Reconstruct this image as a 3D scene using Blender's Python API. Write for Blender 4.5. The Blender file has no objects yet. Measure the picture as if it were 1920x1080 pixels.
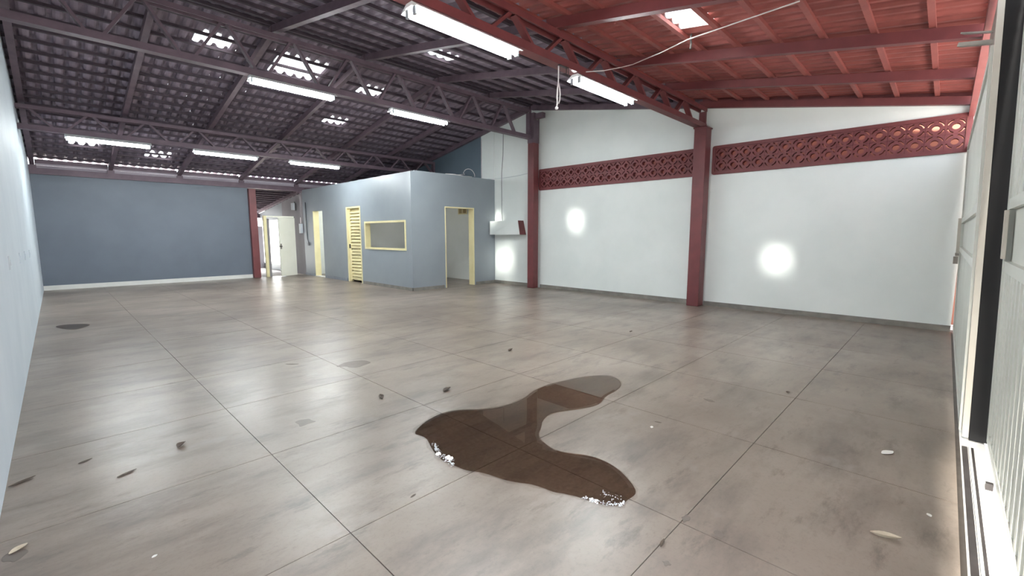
import bpy, bmesh, math, random
from mathutils import Vector, Matrix
import numpy as np

scene = bpy.context.scene
COL = scene.collection
R = math.radians

# ------------------------------------------------------------------ camera
cam_d = bpy.data.cameras.new('camera')
cam = bpy.data.objects.new('camera', cam_d)
COL.objects.link(cam)
cam.location = (0, 0, 1.4)
cam.rotation_euler = (R(90 - 6.837), 0, R(-45.853))
cam_d.sensor_width = 36.0
cam_d.lens = 834.0 / 1920.0 * 36.0
cam_d.clip_start = 0.05
scene.camera = cam

# ------------------------------------------------------------------ sky, sun, exposure
world = bpy.data.worlds.new('sky')
scene.world = world
world.use_nodes = True
bg = world.node_tree.nodes['Background']
bg.inputs[0].default_value = (0.86, 0.92, 1.0, 1)
bg.inputs[1].default_value = 2.6

sun_d = bpy.data.lights.new('sun', 'SUN')
sun_d.energy = 16.0
sun_d.angle = R(4.5)
sun_d.color = (1.0, 0.96, 0.88)
sun = bpy.data.objects.new('sun', sun_d)
COL.objects.link(sun)
sun.rotation_euler = Vector((1.0, -0.02, -0.72)).to_track_quat('-Z', 'Y').to_euler()
sun.location = (-20, 5, 20)

TUBE_STRENGTH = 75.0
scene.view_settings.view_transform = 'Standard'
scene.view_settings.look = 'None'
scene.view_settings.exposure = 1.25
scene.view_settings.gamma = 1.0
scene.view_settings.use_curve_mapping = False

# ------------------------------------------------------------------ materials
def srgb(r, g, b):
    f = lambda c: (c / 255 / 12.92) if c / 255 <= 0.04045 else ((c / 255 + 0.055) / 1.055) ** 2.4
    return (f(r), f(g), f(b), 1)

class NT:
    def __init__(s, name):
        s.m = bpy.data.materials.new(name)
        s.m.use_nodes = True
        s.t = s.m.node_tree
        s.b = s.t.nodes['Principled BSDF']
        s.out = s.t.nodes['Material Output']
    def n(s, typ, **kw):
        n = s.t.nodes.new(typ)
        for k, v in kw.items():
            setattr(n, k, v)
        return n
    def l(s, a, b):
        s.t.links.new(a, b)
    def pos(s, scale=(1, 1, 1), rot=(0, 0, 0)):
        g = s.n('ShaderNodeNewGeometry')
        mp = s.n('ShaderNodeMapping')
        mp.inputs['Scale'].default_value = scale
        mp.inputs['Rotation'].default_value = rot
        s.l(g.outputs['Position'], mp.inputs[0])
        return mp.outputs[0]
    def noise(s, vec, scale, detail=4, rough=0.55):
        n = s.n('ShaderNodeTexNoise')
        n.inputs['Scale'].default_value = scale
        n.inputs['Detail'].default_value = detail
        n.inputs['Roughness'].default_value = rough
        s.l(vec, n.inputs['Vector'])
        return n.outputs['Fac']
    def ramp(s, fac, stops):
        r = s.n('ShaderNodeValToRGB')
        while len(r.color_ramp.elements) < len(stops):
            r.color_ramp.elements.new(0.5)
        for e, (p, c) in zip(r.color_ramp.elements, stops):
            e.position = p
            e.color = c if len(c) == 4 else (*c, 1)
        s.l(fac, r.inputs[0])
        return r.outputs[0]
    def mix(s, fac, a, b, blend='MIX'):
        m = s.n('ShaderNodeMix', data_type='RGBA', blend_type=blend)
        if isinstance(fac, (int, float)):
            m.inputs[0].default_value = fac
        else:
            s.l(fac, m.inputs[0])
        for v, i in ((a, 6), (b, 7)):
            if isinstance(v, tuple):
                m.inputs[i].default_value = v
            else:
                s.l(v, m.inputs[i])
        return m.outputs[2]
    def bump(s, h, strength=0.2, dist=0.01):
        b = s.n('ShaderNodeBump')
        b.inputs['Strength'].default_value = strength
        b.inputs['Distance'].default_value = dist
        s.l(h, b.inputs['Height'])
        s.l(b.outputs[0], s.b.inputs['Normal'])

def simple(name, c1, c2, scale=6, rough=0.5, metal=0.0, bump=0.0, bscale=None, stretch=(1, 1, 1), spec=0.5):
    k = NT(name)
    v = k.pos(stretch)
    f = k.noise(v, scale)
    k.l(k.ramp(f, [(0.35, c1), (0.65, c2)]), k.b.inputs['Base Color'])
    k.b.inputs['Roughness'].default_value = rough
    k.b.inputs['Metallic'].default_value = metal
    k.b.inputs['Specular IOR Level'].default_value = spec
    if bump:
        k.bump(k.noise(v, bscale or scale * 6, 3), bump, 0.01)
    return k.m

def floor_mat():
    k = NT('polished concrete')
    v = k.pos()
    vs = k.pos((0.55, 1.7, 1), (0, 0, R(35)))
    big = k.noise(v, 0.55, 5, 0.6)
    base = k.ramp(big, [(0.34, srgb(118, 106, 96)), (0.52, srgb(136, 124, 113)), (0.68, srgb(152, 140, 129))])
    streak = k.noise(vs, 2.1, 6, 0.65)
    base = k.mix(k.ramp(streak, [(0.30, (0.62, 0.62, 0.62)), (0.52, (0, 0, 0))]), base, srgb(84, 76, 70))
    fine = k.noise(v, 38, 5, 0.8)
    base = k.mix(k.ramp(fine, [(0.25, (0.30, 0.30, 0.30)), (0.5, (0, 0, 0))]), base, srgb(80, 73, 68))
    spots = k.noise(vs, 3.6, 8, 0.72)
    base = k.mix(k.ramp(spots, [(0.55, (0, 0, 0)), (0.66, (0.55, 0.55, 0.55))]), base, srgb(86, 77, 70))
    pale = k.noise(v, 1.6, 4, 0.6)
    base = k.mix(k.ramp(pale, [(0.60, (0, 0, 0)), (0.76, (0.5, 0.5, 0.5))]), base, srgb(158, 150, 143))
    k.l(base, k.b.inputs['Base Color'])
    k.l(k.ramp(big, [(0.3, (0.37, 0.37, 0.37)), (0.7, (0.29, 0.29, 0.29))]), k.b.inputs['Roughness'])
    k.b.inputs['Specular IOR Level'].default_value = 0.42
    k.bump(fine, 0.06, 0.004)
    return k.m

def glow(name, color, strength):
    k = NT(name)
    e = k.n('ShaderNodeEmission')
    e.inputs[0].default_value = color
    e.inputs[1].default_value = strength
    k.l(e.outputs[0], k.out.inputs[0])
    return k.m

def glass_tile_mat():
    k = NT('clear tile glass')
    t = k.n('ShaderNodeBsdfTransparent')
    t.inputs[0].default_value = (0.93, 0.95, 0.95, 1)
    tr = k.n('ShaderNodeBsdfTranslucent')
    tr.inputs[0].default_value = (0.9, 0.9, 0.88, 1)
    m = k.n('ShaderNodeMixShader')
    m.inputs[0].default_value = 0.4
    k.l(t.outputs[0], m.inputs[1]); k.l(tr.outputs[0], m.inputs[2])
    g = k.n('ShaderNodeBsdfGlossy'); g.inputs['Roughness'].default_value = 0.1
    m2 = k.n('ShaderNodeMixShader'); m2.inputs[0].default_value = 0.06
    k.l(m.outputs[0], m2.inputs[1]); k.l(g.outputs[0], m2.inputs[2])
    k.l(m2.outputs[0], k.out.inputs[0])
    return k.m

M = {}
M['floor'] = floor_mat()
M['joint'] = simple('joint grout', srgb(62, 56, 51), srgb(74, 68, 62), 8, 0.8)
M['white'] = simple('white wall paint', srgb(226, 231, 228), srgb(233, 237, 234), 1.2, 0.42, bump=0.05, bscale=30)
M['left'] = simple('cool white wall paint', srgb(200, 210, 218), srgb(208, 217, 224), 1.5, 0.6, bump=0.05, bscale=30, spec=0.15)
M['blue'] = simple('blue grey wall paint', srgb(90, 98, 109), srgb(96, 104, 115), 1.1, 0.5, bump=0.05, bscale=30)
M['office'] = simple('pale blue grey wall paint', srgb(134, 141, 147), srgb(141, 148, 153), 1.1, 0.42, bump=0.05, bscale=30)
M['dark_blue'] = simple('deep blue grey wall paint', srgb(92, 106, 118), srgb(98, 112, 124), 1.1, 0.55)
M['inner'] = simple('grey inner plaster', srgb(236, 238, 234), srgb(242, 243, 240), 1.5, 0.6)
M['passage'] = simple('warm grey plaster', srgb(132, 128, 132), srgb(142, 138, 141), 1.5, 0.7)
M['red'] = simple('wine red steel paint', srgb(102, 51, 53), srgb(113, 57, 58), 5, 0.45)
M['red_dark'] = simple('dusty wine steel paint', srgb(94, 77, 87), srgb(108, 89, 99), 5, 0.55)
M['cobogo'] = simple('wine red masonry paint', srgb(104, 48, 50), srgb(116, 55, 56), 6, 0.55, bump=0.1)
M['tile_red'] = simple('painted clay tile', srgb(140, 76, 72), srgb(160, 88, 82), 3, 0.6)
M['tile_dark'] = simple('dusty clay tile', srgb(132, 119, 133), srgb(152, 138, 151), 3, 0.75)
M['batten_red'] = simple('painted roof batten', srgb(138, 74, 70), srgb(154, 84, 78), 5, 0.55)
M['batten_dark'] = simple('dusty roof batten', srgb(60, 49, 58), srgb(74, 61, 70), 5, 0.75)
M['glass_tile'] = glass_tile_mat()
M['tube'] = glow('fluorescent tube', (0.92, 0.985, 1.0, 1), TUBE_STRENGTH)
M['tube_dim'] = glow('office tube', (0.98, 0.98, 0.92, 1), 26.0)
M['tube_mid'] = glow('washroom tube', (1.0, 0.98, 0.86, 1), 60.0)
M['lamp_white'] = simple('white enamel', srgb(232, 234, 234), srgb(238, 240, 240), 3, 0.35)
M['cap'] = simple('lamp cap grey', srgb(150, 154, 158), srgb(160, 164, 168), 3, 0.4)
M['cream'] = simple('cream door paint', srgb(224, 212, 164), srgb(232, 221, 176), 3, 0.4)
M['cream_pale'] = simple('pale door paint', srgb(232, 230, 214), srgb(238, 236, 222), 2, 0.4)
M['gate'] = simple('grey white gate paint', srgb(196, 198, 190), srgb(206, 208, 200), 2, 0.35)
M['gate_frame'] = simple('beige gate paint', srgb(190, 184, 172), srgb(200, 194, 182), 3, 0.4)
M['black'] = simple('black rubber', srgb(10, 9, 11), srgb(15, 14, 16), 4, 0.8)
M['steel'] = simple('worn grey steel', srgb(128, 122, 114), srgb(150, 144, 136), 8, 0.45, metal=0.3)
M['dark_steel'] = simple('dark steel', srgb(60, 56, 56), srgb(72, 68, 68), 8, 0.5, metal=0.4)
M['base_white'] = simple('white skirting', srgb(206, 205, 200), srgb(216, 215, 210), 3, 0.5)
M['base_grey'] = simple('grey skirting', srgb(112, 108, 102), srgb(130, 126, 119), 6, 0.5)
M['base_blue'] = simple('blue grey skirting', srgb(122, 128, 136), srgb(134, 140, 147), 6, 0.5)
M['board'] = simple('pale eave board', srgb(150, 140, 150), srgb(172, 162, 170), 4, 0.7, stretch=(0.3, 1, 1))
M['ground'] = simple('outdoor concrete', srgb(222, 217, 208), srgb(232, 227, 219), 1.5, 0.9)
M['outer'] = simple('outdoor white wall', srgb(225, 226, 224), srgb(234, 235, 233), 1.5, 0.8)
M['neighbour'] = simple('terracotta outer wall', srgb(112, 66, 52), srgb(124, 74, 58), 1.5, 0.85)
M['white_tile'] = simple('white ceramic', srgb(226, 230, 226), srgb(234, 238, 233), 3, 0.2)
M['cable_white'] = simple('white cable', srgb(206, 200, 200), srgb(216, 210, 210), 6, 0.5)
M['cable_dark'] = simple('dark cable', srgb(56, 56, 62), srgb(66, 66, 72), 6, 0.5)
M['plastic'] = simple('pale grey plastic', srgb(188, 194, 198), srgb(198, 204, 208), 4, 0.4)
M['leaf_tan'] = simple('dry tan leaf', srgb(186, 172, 150), srgb(205, 193, 172), 30, 0.7)
M['leaf_brown'] = simple('dry dark leaf', srgb(74, 64, 56), srgb(96, 84, 72), 30, 0.7)
M['paper'] = simple('white paper', srgb(224, 222, 216), srgb(232, 230, 225), 10, 0.7)
M['stain'] = simple('dried floor stain', srgb(104, 94, 86), srgb(112, 102, 94), 12, 0.45)
def film_mat(name, tint, ior, rough):
    """thin clear liquid film: darkens the concrete it wets and mirrors at its surface"""
    k = NT(name)
    t = k.n('ShaderNodeBsdfTransparent')
    v = k.pos()
    c = k.ramp(k.noise(v, 45, 4, 0.7), [(0.3, tuple(x * 0.92 for x in tint)), (0.7, tint)])
    k.l(c, t.inputs[0])
    g = k.n('ShaderNodeBsdfGlossy'); g.inputs['Roughness'].default_value = rough
    f = k.n('ShaderNodeFresnel'); f.inputs['IOR'].default_value = ior
    m = k.n('ShaderNodeMixShader')
    k.l(f.outputs[0], m.inputs[0]); k.l(t.outputs[0], m.inputs[1]); k.l(g.outputs[0], m.inputs[2])
    k.l(m.outputs[0], k.out.inputs[0])
    return k.m
M['puddle'] = film_mat('water film', (0.90, 0.81, 0.73), 1.40, 0.01)
M['damp'] = film_mat('damp film', (0.93, 0.915, 0.90), 1.1, 0.3)
M['foam'] = simple('white foam', srgb(226, 230, 232), srgb(236, 240, 242), 30, 0.25)

# ------------------------------------------------------------------ mesh helpers
class G:
    """collects shapes in world space"""
    def __init__(s):
        s.v = []; s.f = []
    def add(s, vs, fs):
        o = len(s.v)
        s.v += [tuple(v) for v in vs]
        s.f += [tuple(i + o for i in f) for f in fs]
        return s
    BOXF = [(0, 3, 2, 1), (4, 5, 6, 7), (0, 1, 5, 4), (1, 2, 6, 5), (2, 3, 7, 6), (3, 0, 4, 7)]
    def box(s, x0, x1, y0, y1, z0, z1):
        return s.add([(x0, y0, z0), (x1, y0, z0), (x1, y1, z0), (x0, y1, z0),
                      (x0, y0, z1), (x1, y0, z1), (x1, y1, z1), (x0, y1, z1)], s.BOXF)
    def hexa(s, p8):
        return s.add(p8, s.BOXF)
    def beam(s, a, b, w, h, up=(0, 0, 1)):
        """box from a to b (axis through the centre), w sideways, h along up"""
        a = Vector(a); b = Vector(b); d = (b - a).normalized()
        side = d.cross(Vector(up)).normalized(); u = side.cross(d).normalized()
        vs = []
        for p in (a, b):
            for sx, sz in ((-1, -1), (1, -1), (1, 1), (-1, 1)):
                vs.append(p + side * sx * w / 2 + u * sz * h / 2)
        return s.add(vs, [(0, 1, 2, 3), (7, 6, 5, 4), (0, 4, 5, 1), (1, 5, 6, 2), (2, 6, 7, 3), (3, 7, 4, 0)])
    def prism(s, poly, axis, a, b):
        """2D outline pushed along an axis ('x','y' or 'z') from a to b"""
        n = len(poly)
        def mk(p, t):
            return {'x': (t, p[0], p[1]), 'y': (p[0], t, p[1]), 'z': (p[0], p[1], t)}[axis]
        vs = [mk(p, a) for p in poly] + [mk(p, b) for p in poly]
        fs = [tuple(range(n)), tuple(range(2 * n - 1, n - 1, -1))]
        fs += [(i, i + n, (i + 1) % n + n, (i + 1) % n) for i in range(n)]
        return s.add(vs, fs)
    def tube(s, pts, r, n=6, cap=True):
        pts = [Vector(p) for p in pts]
        rings = []
        for i, p in enumerate(pts):
            d = (pts[min(i + 1, len(pts) - 1)] - pts[max(i - 1, 0)]).normalized()
            up = Vector((0, 0, 1)) if abs(d.z) < 0.9 else Vector((1, 0, 0))
            x = d.cross(up).normalized(); y = x.cross(d).normalized()
            rings.append([p + x * r * math.cos(2 * math.pi * k / n) + y * r * math.sin(2 * math.pi * k / n) for k in range(n)])
        vs = [v for ring in rings for v in ring]
        fs = []
        for i in range(len(pts) - 1):
            for k in range(n):
                fs.append((i * n + k, i * n + (k + 1) % n, (i + 1) * n + (k + 1) % n, (i + 1) * n + k))
        if cap:
            fs.append(tuple(range(n - 1, -1, -1)))
            fs.append(tuple((len(pts) - 1) * n + k for k in range(n)))
        return s.add(vs, fs)
    def mesh(s, name, mat, org=(0, 0, 0), smooth=False):
        me = bpy.data.meshes.new(name)
        o = Vector(org)
        me.from_pydata([tuple(Vector(v) - o) for v in s.v], [], s.f)
        bm = bmesh.new(); bm.from_mesh(me)
        bmesh.ops.recalc_face_normals(bm, faces=bm.faces)
        bm.to_mesh(me); bm.free()
        me.materials.append(mat)
        if smooth:
            for p in me.polygons:
                p.use_smooth = True
        return me
    def build(s, name, mat, parent=None, org=None, smooth=False, bevel=0.0):
        """links the shapes as ONE mesh object; a child is placed relative to its parent"""
        if org is None:
            if parent is None:
                a = np.array(s.v); org = ((a[:, 0].min() + a[:, 0].max()) / 2, (a[:, 1].min() + a[:, 1].max()) / 2, a[:, 2].min())
            else:
                org = parent_world(parent)
        o = bpy.data.objects.new(name, s.mesh(name, mat, org, smooth))
        COL.objects.link(o)
        if parent is None:
            o.location = org
        else:
            o.parent = parent
            o.location = Vector(org) - Vector(parent_world(parent))
        if bevel:
            b = o.modifiers.new('bevel', 'BEVEL'); b.width = bevel; b.segments = 2; b.limit_method = 'ANGLE'
        return o

def parent_world(o):
    p = Vector((0, 0, 0))
    while o:
        p += o.location
        o = o.parent
    return p

def tag(o, label=None, cat=None, group=None, kind=None):
    if label: o['label'] = label
    if cat: o['category'] = cat
    if group: o['group'] = group
    if kind: o['kind'] = kind
    return o

def thing(name, loc, label, cat, group=None, kind=None):
    o = bpy.data.objects.new(name, None)
    o.empty_display_size = 0.1
    COL.objects.link(o)
    o.location = loc
    return tag(o, label, cat, group, kind)

def link_copy(name, me, parent, loc, rot=None, scale=None):
    o = bpy.data.objects.new(name, me)
    COL.objects.link(o)
    o.parent = parent
    o.location = Vector(loc) - Vector(parent_world(parent))
    if rot: o.rotation_euler = rot
    if scale: o.scale = scale
    return o

rnd = random.Random(7)

# ------------------------------------------------------------------ main sizes
XL0, XL1 = -0.31, -0.235          # left wall, near and far end
XW = 9.0                          # inner face of the right wall
YB = 16.2                         # inner face of the back wall
RIDGE = 8.0
def zr(y):                        # underside of the rafters
    return 3.185 + 0.177 * y if y < RIDGE else 4.601 - 0.182 * (y - RIDGE)
RAFT, BATT = 0.12, 0.045
def ztile(y): return zr(y) + RAFT + BATT

# ------------------------------------------------------------------ floor
fl = G().box(-0.45, 9.2, -0.18, 16.3, -0.12, -0.006).build('floor', M['joint'], org=(0, 0, 0))
tag(fl, 'polished grey brown concrete floor cut into square slabs', 'floor', kind='structure')
xs = [-0.30] + [0.868 + 1.161 * k for k in range(7)] + [9.0]
ys = [-0.16] + [0.82 + 1.085 * k for k in range(15)] + [16.3]
slab_cache = {}
for i in range(len(xs) - 1):
    for j in range(len(ys) - 1):
        w, d = xs[i + 1] - xs[i] - 0.0045, ys[j + 1] - ys[j] - 0.0045
        key = (round(w, 3), round(d, 3))
        if key not in slab_cache:
            slab_cache[key] = G().box(-w / 2, w / 2, -d / 2, d / 2, -0.05, 0).mesh('floor_slab', M['floor'])
        link_copy('floor_slab', slab_cache[key], fl, ((xs[i] + xs[i + 1]) / 2, (ys[j] + ys[j + 1]) / 2, 0))

# outside ground, front apron and passage floor
g = G().box(-14, 24, -14, -0.30, -0.16, -0.03).box(-14, -0.45, -0.30, 34, -0.16, -0.03).box(9.2, 24, -0.30, 34, -0.16, -0.03).box(-0.45, 9.2, 16.3, 34, -0.16, -0.012)
tag(g.build('ground', M['ground'], org=(0, 0, -0.1)), 'pale outdoor concrete ground around the hall', 'ground', kind='structure')
tag(G().box(-0.45, 9.2, -0.30, -0.18, -0.14, -0.008).build('trim_1', M['base_white'], org=(0, -0.24, -0.1)),
    'white painted threshold strip along the bottom of the gate', 'threshold', kind='structure')

# ------------------------------------------------------------------ walls
def gable(y0, y1, extra=RAFT + BATT):
    """outline (y,z) of a side wall under the roof"""
    p = [(y0, 0.0), (y1, 0.0), (y1, zr(y1) + extra)]
    if y0 < RIDGE < y1:
        p.append((RIDGE, zr(RIDGE) + extra))
    p.append((y0, zr(y0) + extra))
    return p

# left wall (very slightly out of square)
vs, fs = [], []
pl = gable(-0.15, 16.35, RAFT + BATT + 0.02)
for t in (0, -0.16):
    for y, z in pl:
        vs.append((XL0 + (XL1 - XL0) * y / 16.2 + t, y, z))
n = len(pl)
fs = [tuple(range(n)), tuple(range(2 * n - 1, n - 1, -1))] + [(i, i + n, (i + 1) % n + n, (i + 1) % n) for i in range(n)]
wl = G().add(vs, fs).build('wall_left', M['left'], org=(XL0, 0, 0))
tag(wl, 'long cool white side wall on the left', 'wall', kind='structure')

# back wall with its beam
wb = G().box(XL1 - 0.12, 4.52, YB, YB + 0.16, 0, 2.88).build('wall_back', M['blue'])
tag(wb, 'blue grey back wall under the eave', 'wall', kind='structure')
bb = G().box(XL1 - 0.02, 4.5, YB - 0.018, YB, 0, 0.115).build('baseboard_back', M['base_white'])
tag(bb, 'white skirting at the foot of the blue back wall', 'skirting', kind='structure')

# right wall: pieces around the two openings of pierced blocks
BZ0, BZ1 = 2.555, 3.065
B1 = (3.56, 7.72); B2 = (-0.12, 3.34)
wr = G()
top = lambda y: zr(y) + RAFT - 0.022
wr.box(XW, XW + 0.15, -0.15, 9.43, 0, BZ0)
for a, b in ((B2[1], B1[0]), (B1[1], 9.43), (-0.15, B2[0])):
    wr.box(XW, XW + 0.15, a, b, BZ0, BZ1)
wr.prism([(-0.15, BZ1), (9.43, BZ1), (9.43, top(9.43)), (RIDGE, top(RIDGE)), (-0.15, top(-0.15))], 'x', XW, XW + 0.15)
wr = wr.build('wall_right', M['white'], org=(XW, 0, 0))
tag(wr, 'tall white side wall on the right, rising to the ridge', 'wall', kind='structure')
for a_, b_, m_, nm_, lb_ in ((-0.15, 3.6, 'red', 'trim_3', 'wine red filler strip above the right wall in the front bay'), (3.6, RIDGE, 'red_dark', 'trim_4', 'dusty filler strip above the right wall before the ridge'),
                             (RIDGE, 16.35, 'red_dark', 'trim_5', 'dusty filler strip above the right wall behind the ridge')):
    e = lambda y, d: zr(y if y != RIDGE else RIDGE + (-1e-4 if b_ == RIDGE else 1e-4)) + RAFT + d
    g = G().prism([(a_, e(a_, -0.02)), (b_, e(b_, -0.02)), (b_, e(b_, BATT + 0.012)), (a_, e(a_, BATT + 0.012))], 'x', XW + 0.001, XW + 0.14)
    tag(g.build(nm_, M[m_]), lb_, 'filler', kind='structure')
# its far run, seen behind and above the office
g = G()
g.prism([(9.43, 3.0), (9.98, 3.0), (9.98, top(9.98)), (9.43, top(9.43))], 'x', XW, XW + 0.15)
g.box(XW, XW + 0.15, 9.43, 10.66, 0, 3.0).box(XW, XW + 0.15, 11.08, 12.2, 0, 3.0)
g.box(XW, XW + 0.15, 10.66, 11.08, 0, 2.03).box(XW, XW + 0.15, 10.66, 11.08, 2.24, 3.0)
ob = g.build('wall_right_inner', M['inner'], org=(XW, 9.43, 0))
ob.name = 'wall_right_office'
tag(ob, 'grey run of the side wall inside the office', 'wall', kind='structure')
g = G().prism([(9.98, 3.0), (16.35, 3.0), (16.35, top(16.35)), (9.98, top(9.98))], 'x', XW, XW + 0.15)
g.box(XW, XW + 0.15, 12.2, 16.35, 0, 3.0)
tag(g.build('wall_right_far', M['dark_blue'], org=(XW, 9.98, 0)), 'dark blue grey wall rising above the office', 'wall', kind='structure')
g = G().prism([(9.44, 2.99), (9.985, 2.99), (9.985, top(9.985) - .02), (9.44, top(9.44) - .02)], 'x', XW - 0.012, XW - 0.001)
tag(g.build('trim_2', M['white'], org=(XW, 9.43, 0)), 'white painted patch of side wall beside the dark blue part', 'wall', kind='structure')
for a, b, nm, lb in ((-0.15, 3.38, 'baseboard_right', 'dark grey skirting between the gate and the nearer red column'),
                     (3.64, 7.68, 'baseboard_right_middle', 'dark grey skirting between the two red columns'),
                     (7.92, 9.42, 'baseboard_right_far', 'dark grey skirting under the wall box by the office')):
    tag(G().box(XW - 0.02, XW, a, b, 0, 0.085).build(nm, M['base_grey']), lb, 'skirting', kind='structure')

# office walls
XO, YO, TO = 6.18, 9.43, 0.13
ZO = 2.93
D1 = (14.55, 15.30, 2.18)      # doorway to the washroom
D2 = (12.00, 12.88, 2.21)      # slatted door
W1 = (9.68, 11.77, 1.00, 1.765)  # office window
g = G()
for a, b in ((YO, W1[0]), (W1[1], D2[0]), (D2[1], D1[0]), (D1[1], 16.12)):
    g.box(XO, XO + TO, a, b, 0, ZO)
g.box(XO, XO + TO, W1[0], W1[1], 0, W1[2]).box(XO, XO + TO, W1[0], W1[1], W1[3], ZO)
g.box(XO, XO + TO, D2[0], D2[1], D2[2], ZO).box(XO, XO + TO, D1[0], D1[1], D1[2], ZO)
tag(g.build('wall_office_left', M['office'], org=(XO, YO, 0)), 'pale blue grey office wall with slatted door and window', 'wall', kind='structure')
D3 = (7.20, 8.20, 2.13)
g = G().box(XO + TO, D3[0], YO, YO + TO, 0, ZO + 0.03).box(D3[1], XW, YO, YO + TO, 0, ZO + 0.03).box(D3[0], D3[1], YO, YO + TO, D3[2], ZO + 0.03)
tag(g.build('wall_office_front', M['office'], org=(XO, YO, 0)), 'shaded grey office wall with the open doorway', 'wall', kind='structure')
g = G().box(XO + TO, XW, 12.2, 12.3, 0, ZO).box(XO + TO, XW, 14.2, 14.3, 0, ZO)
tag(g.build('wall_office_inner', M['inner'], org=(XO, 12, 0)), 'grey partition inside the office', 'wall', kind='structure')
g = G().box(XO + TO, 7.0, 16.0, 16.12, 0, ZO).box(8.8, XW, 16.0, 16.12, 0, ZO).box(7.0, 8.8, 16.0, 16.12, 0, 0.4).box(7.0, 8.8, 16.0, 16.12, 2.6, ZO)  # wide out-of-sight opening, added so daylight brightens the washroom
tag(g.build('wall_office_back', M['inner'], org=(XO, 16, 0)), 'back wall of the washroom with an unseen opening added for daylight', 'wall', kind='structure')
tag(G().box(XO - 0.016, XO, YO - 0.016, D2[0] - 0.05, 0, 0.08).box(XO - 0.016, D3[0] - 0.05, YO - 0.016, YO, 0, 0.08).build('baseboard_office', M['base_grey']),
    'grey skirting around the office corner', 'skirting', kind='structure')
tag(G().box(XO - 0.016, XO, D2[1] + 0.05, D1[0] - 0.05, 0, 0.09).box(XO - 0.016, XO, D1[1] + 0.05, 16.1, 0, 0.09).build('baseboard_office_far', M['base_blue']),
    'blue grey skirting beside the slatted door', 'skirting', kind='structure')
tag(G().box(D3[1] + 0.06, XW - 0.02, YO - 0.016, YO, 0, 0.08).build('baseboard_office_front', M['base_grey']),
    'grey skirting right of the office doorway', 'skirting', kind='structure')

co = G().box(XO + TO + 0.002, XW - 0.002, YO + TO + 0.002, 15.995, 2.82, 2.90).build('ceiling_office', M['white'], org=(7.6, 12.7, 2.82))
tag(co, 'flat white office ceiling slab', 'ceiling', kind='structure')
for (lx, ly), mm in (((7.5, 10.9), 'tube_dim'), ((7.4, 15.2), 'tube_mid')):
    hs = G().box(lx - 0.32, lx + 0.32, ly - 0.05, ly + 0.05, 2.78, 2.818).build('ceiling_lamp', M['plastic'], co)
    G().tube([(lx - 0.3, ly, 2.755), (lx + 0.3, ly, 2.755)], 0.016, 8).build('tube', M[mm], hs)

# washroom wall tiles (seen through the narrow doorway)
tl = thing('wall_washroom', (6.9, 14.3, 0), 'white tiled washroom wall behind the narrow doorway', 'wall', kind='structure')
wt = G().box(0, 0.334, 0, 0.012, 0, 0.292).mesh('wall_tile', M['white_tile'])
for k in range(2):
    for r_ in range(8):
        link_copy('wall_tile', wt, tl, (6.32 + 0.34 * k, 15.985, 0.30 * r_))
for k in range(4):
    for r_ in range(8):
        link_copy('wall_tile', wt, tl, (6.40 + 0.40 * k, 14.302, 0.30 * r_))

# ------------------------------------------------------------------ roof
PITCH = 0.1775
X0 = 4.87 - 31 * PITCH
NCOL = 55
PROF = [(0.033, 0.018), (0.065, 0.002), (0.11, 0.002), (0.135, 0.022), (0.155, 0.058), (0.1775, 0.066), (0.2, 0.058), (0.221, 0.020)]
def tile_shape(L):
    """one clay tile, flat pan and rounded roll; local y runs downhill from 0 to L"""
    vs, fs = [], []
    n = len(PROF)
    for (y, dz) in ((0, 0.0), (L, 0.0125)):
        for t in (0, 0.010):
            for x, z in PROF:
                vs.append((x, y, z + dz + t))
    for i in range(n - 1):
        fs.append((i, i + 1, 2 * n + i + 1, 2 * n + i))
        fs.append((n + i, 3 * n + i, 3 * n + i + 1, n + i + 1))
        fs.append((2 * n + i, 2 * n + i + 1, 3 * n + i + 1, 3 * n + i))
    return vs, fs

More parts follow.
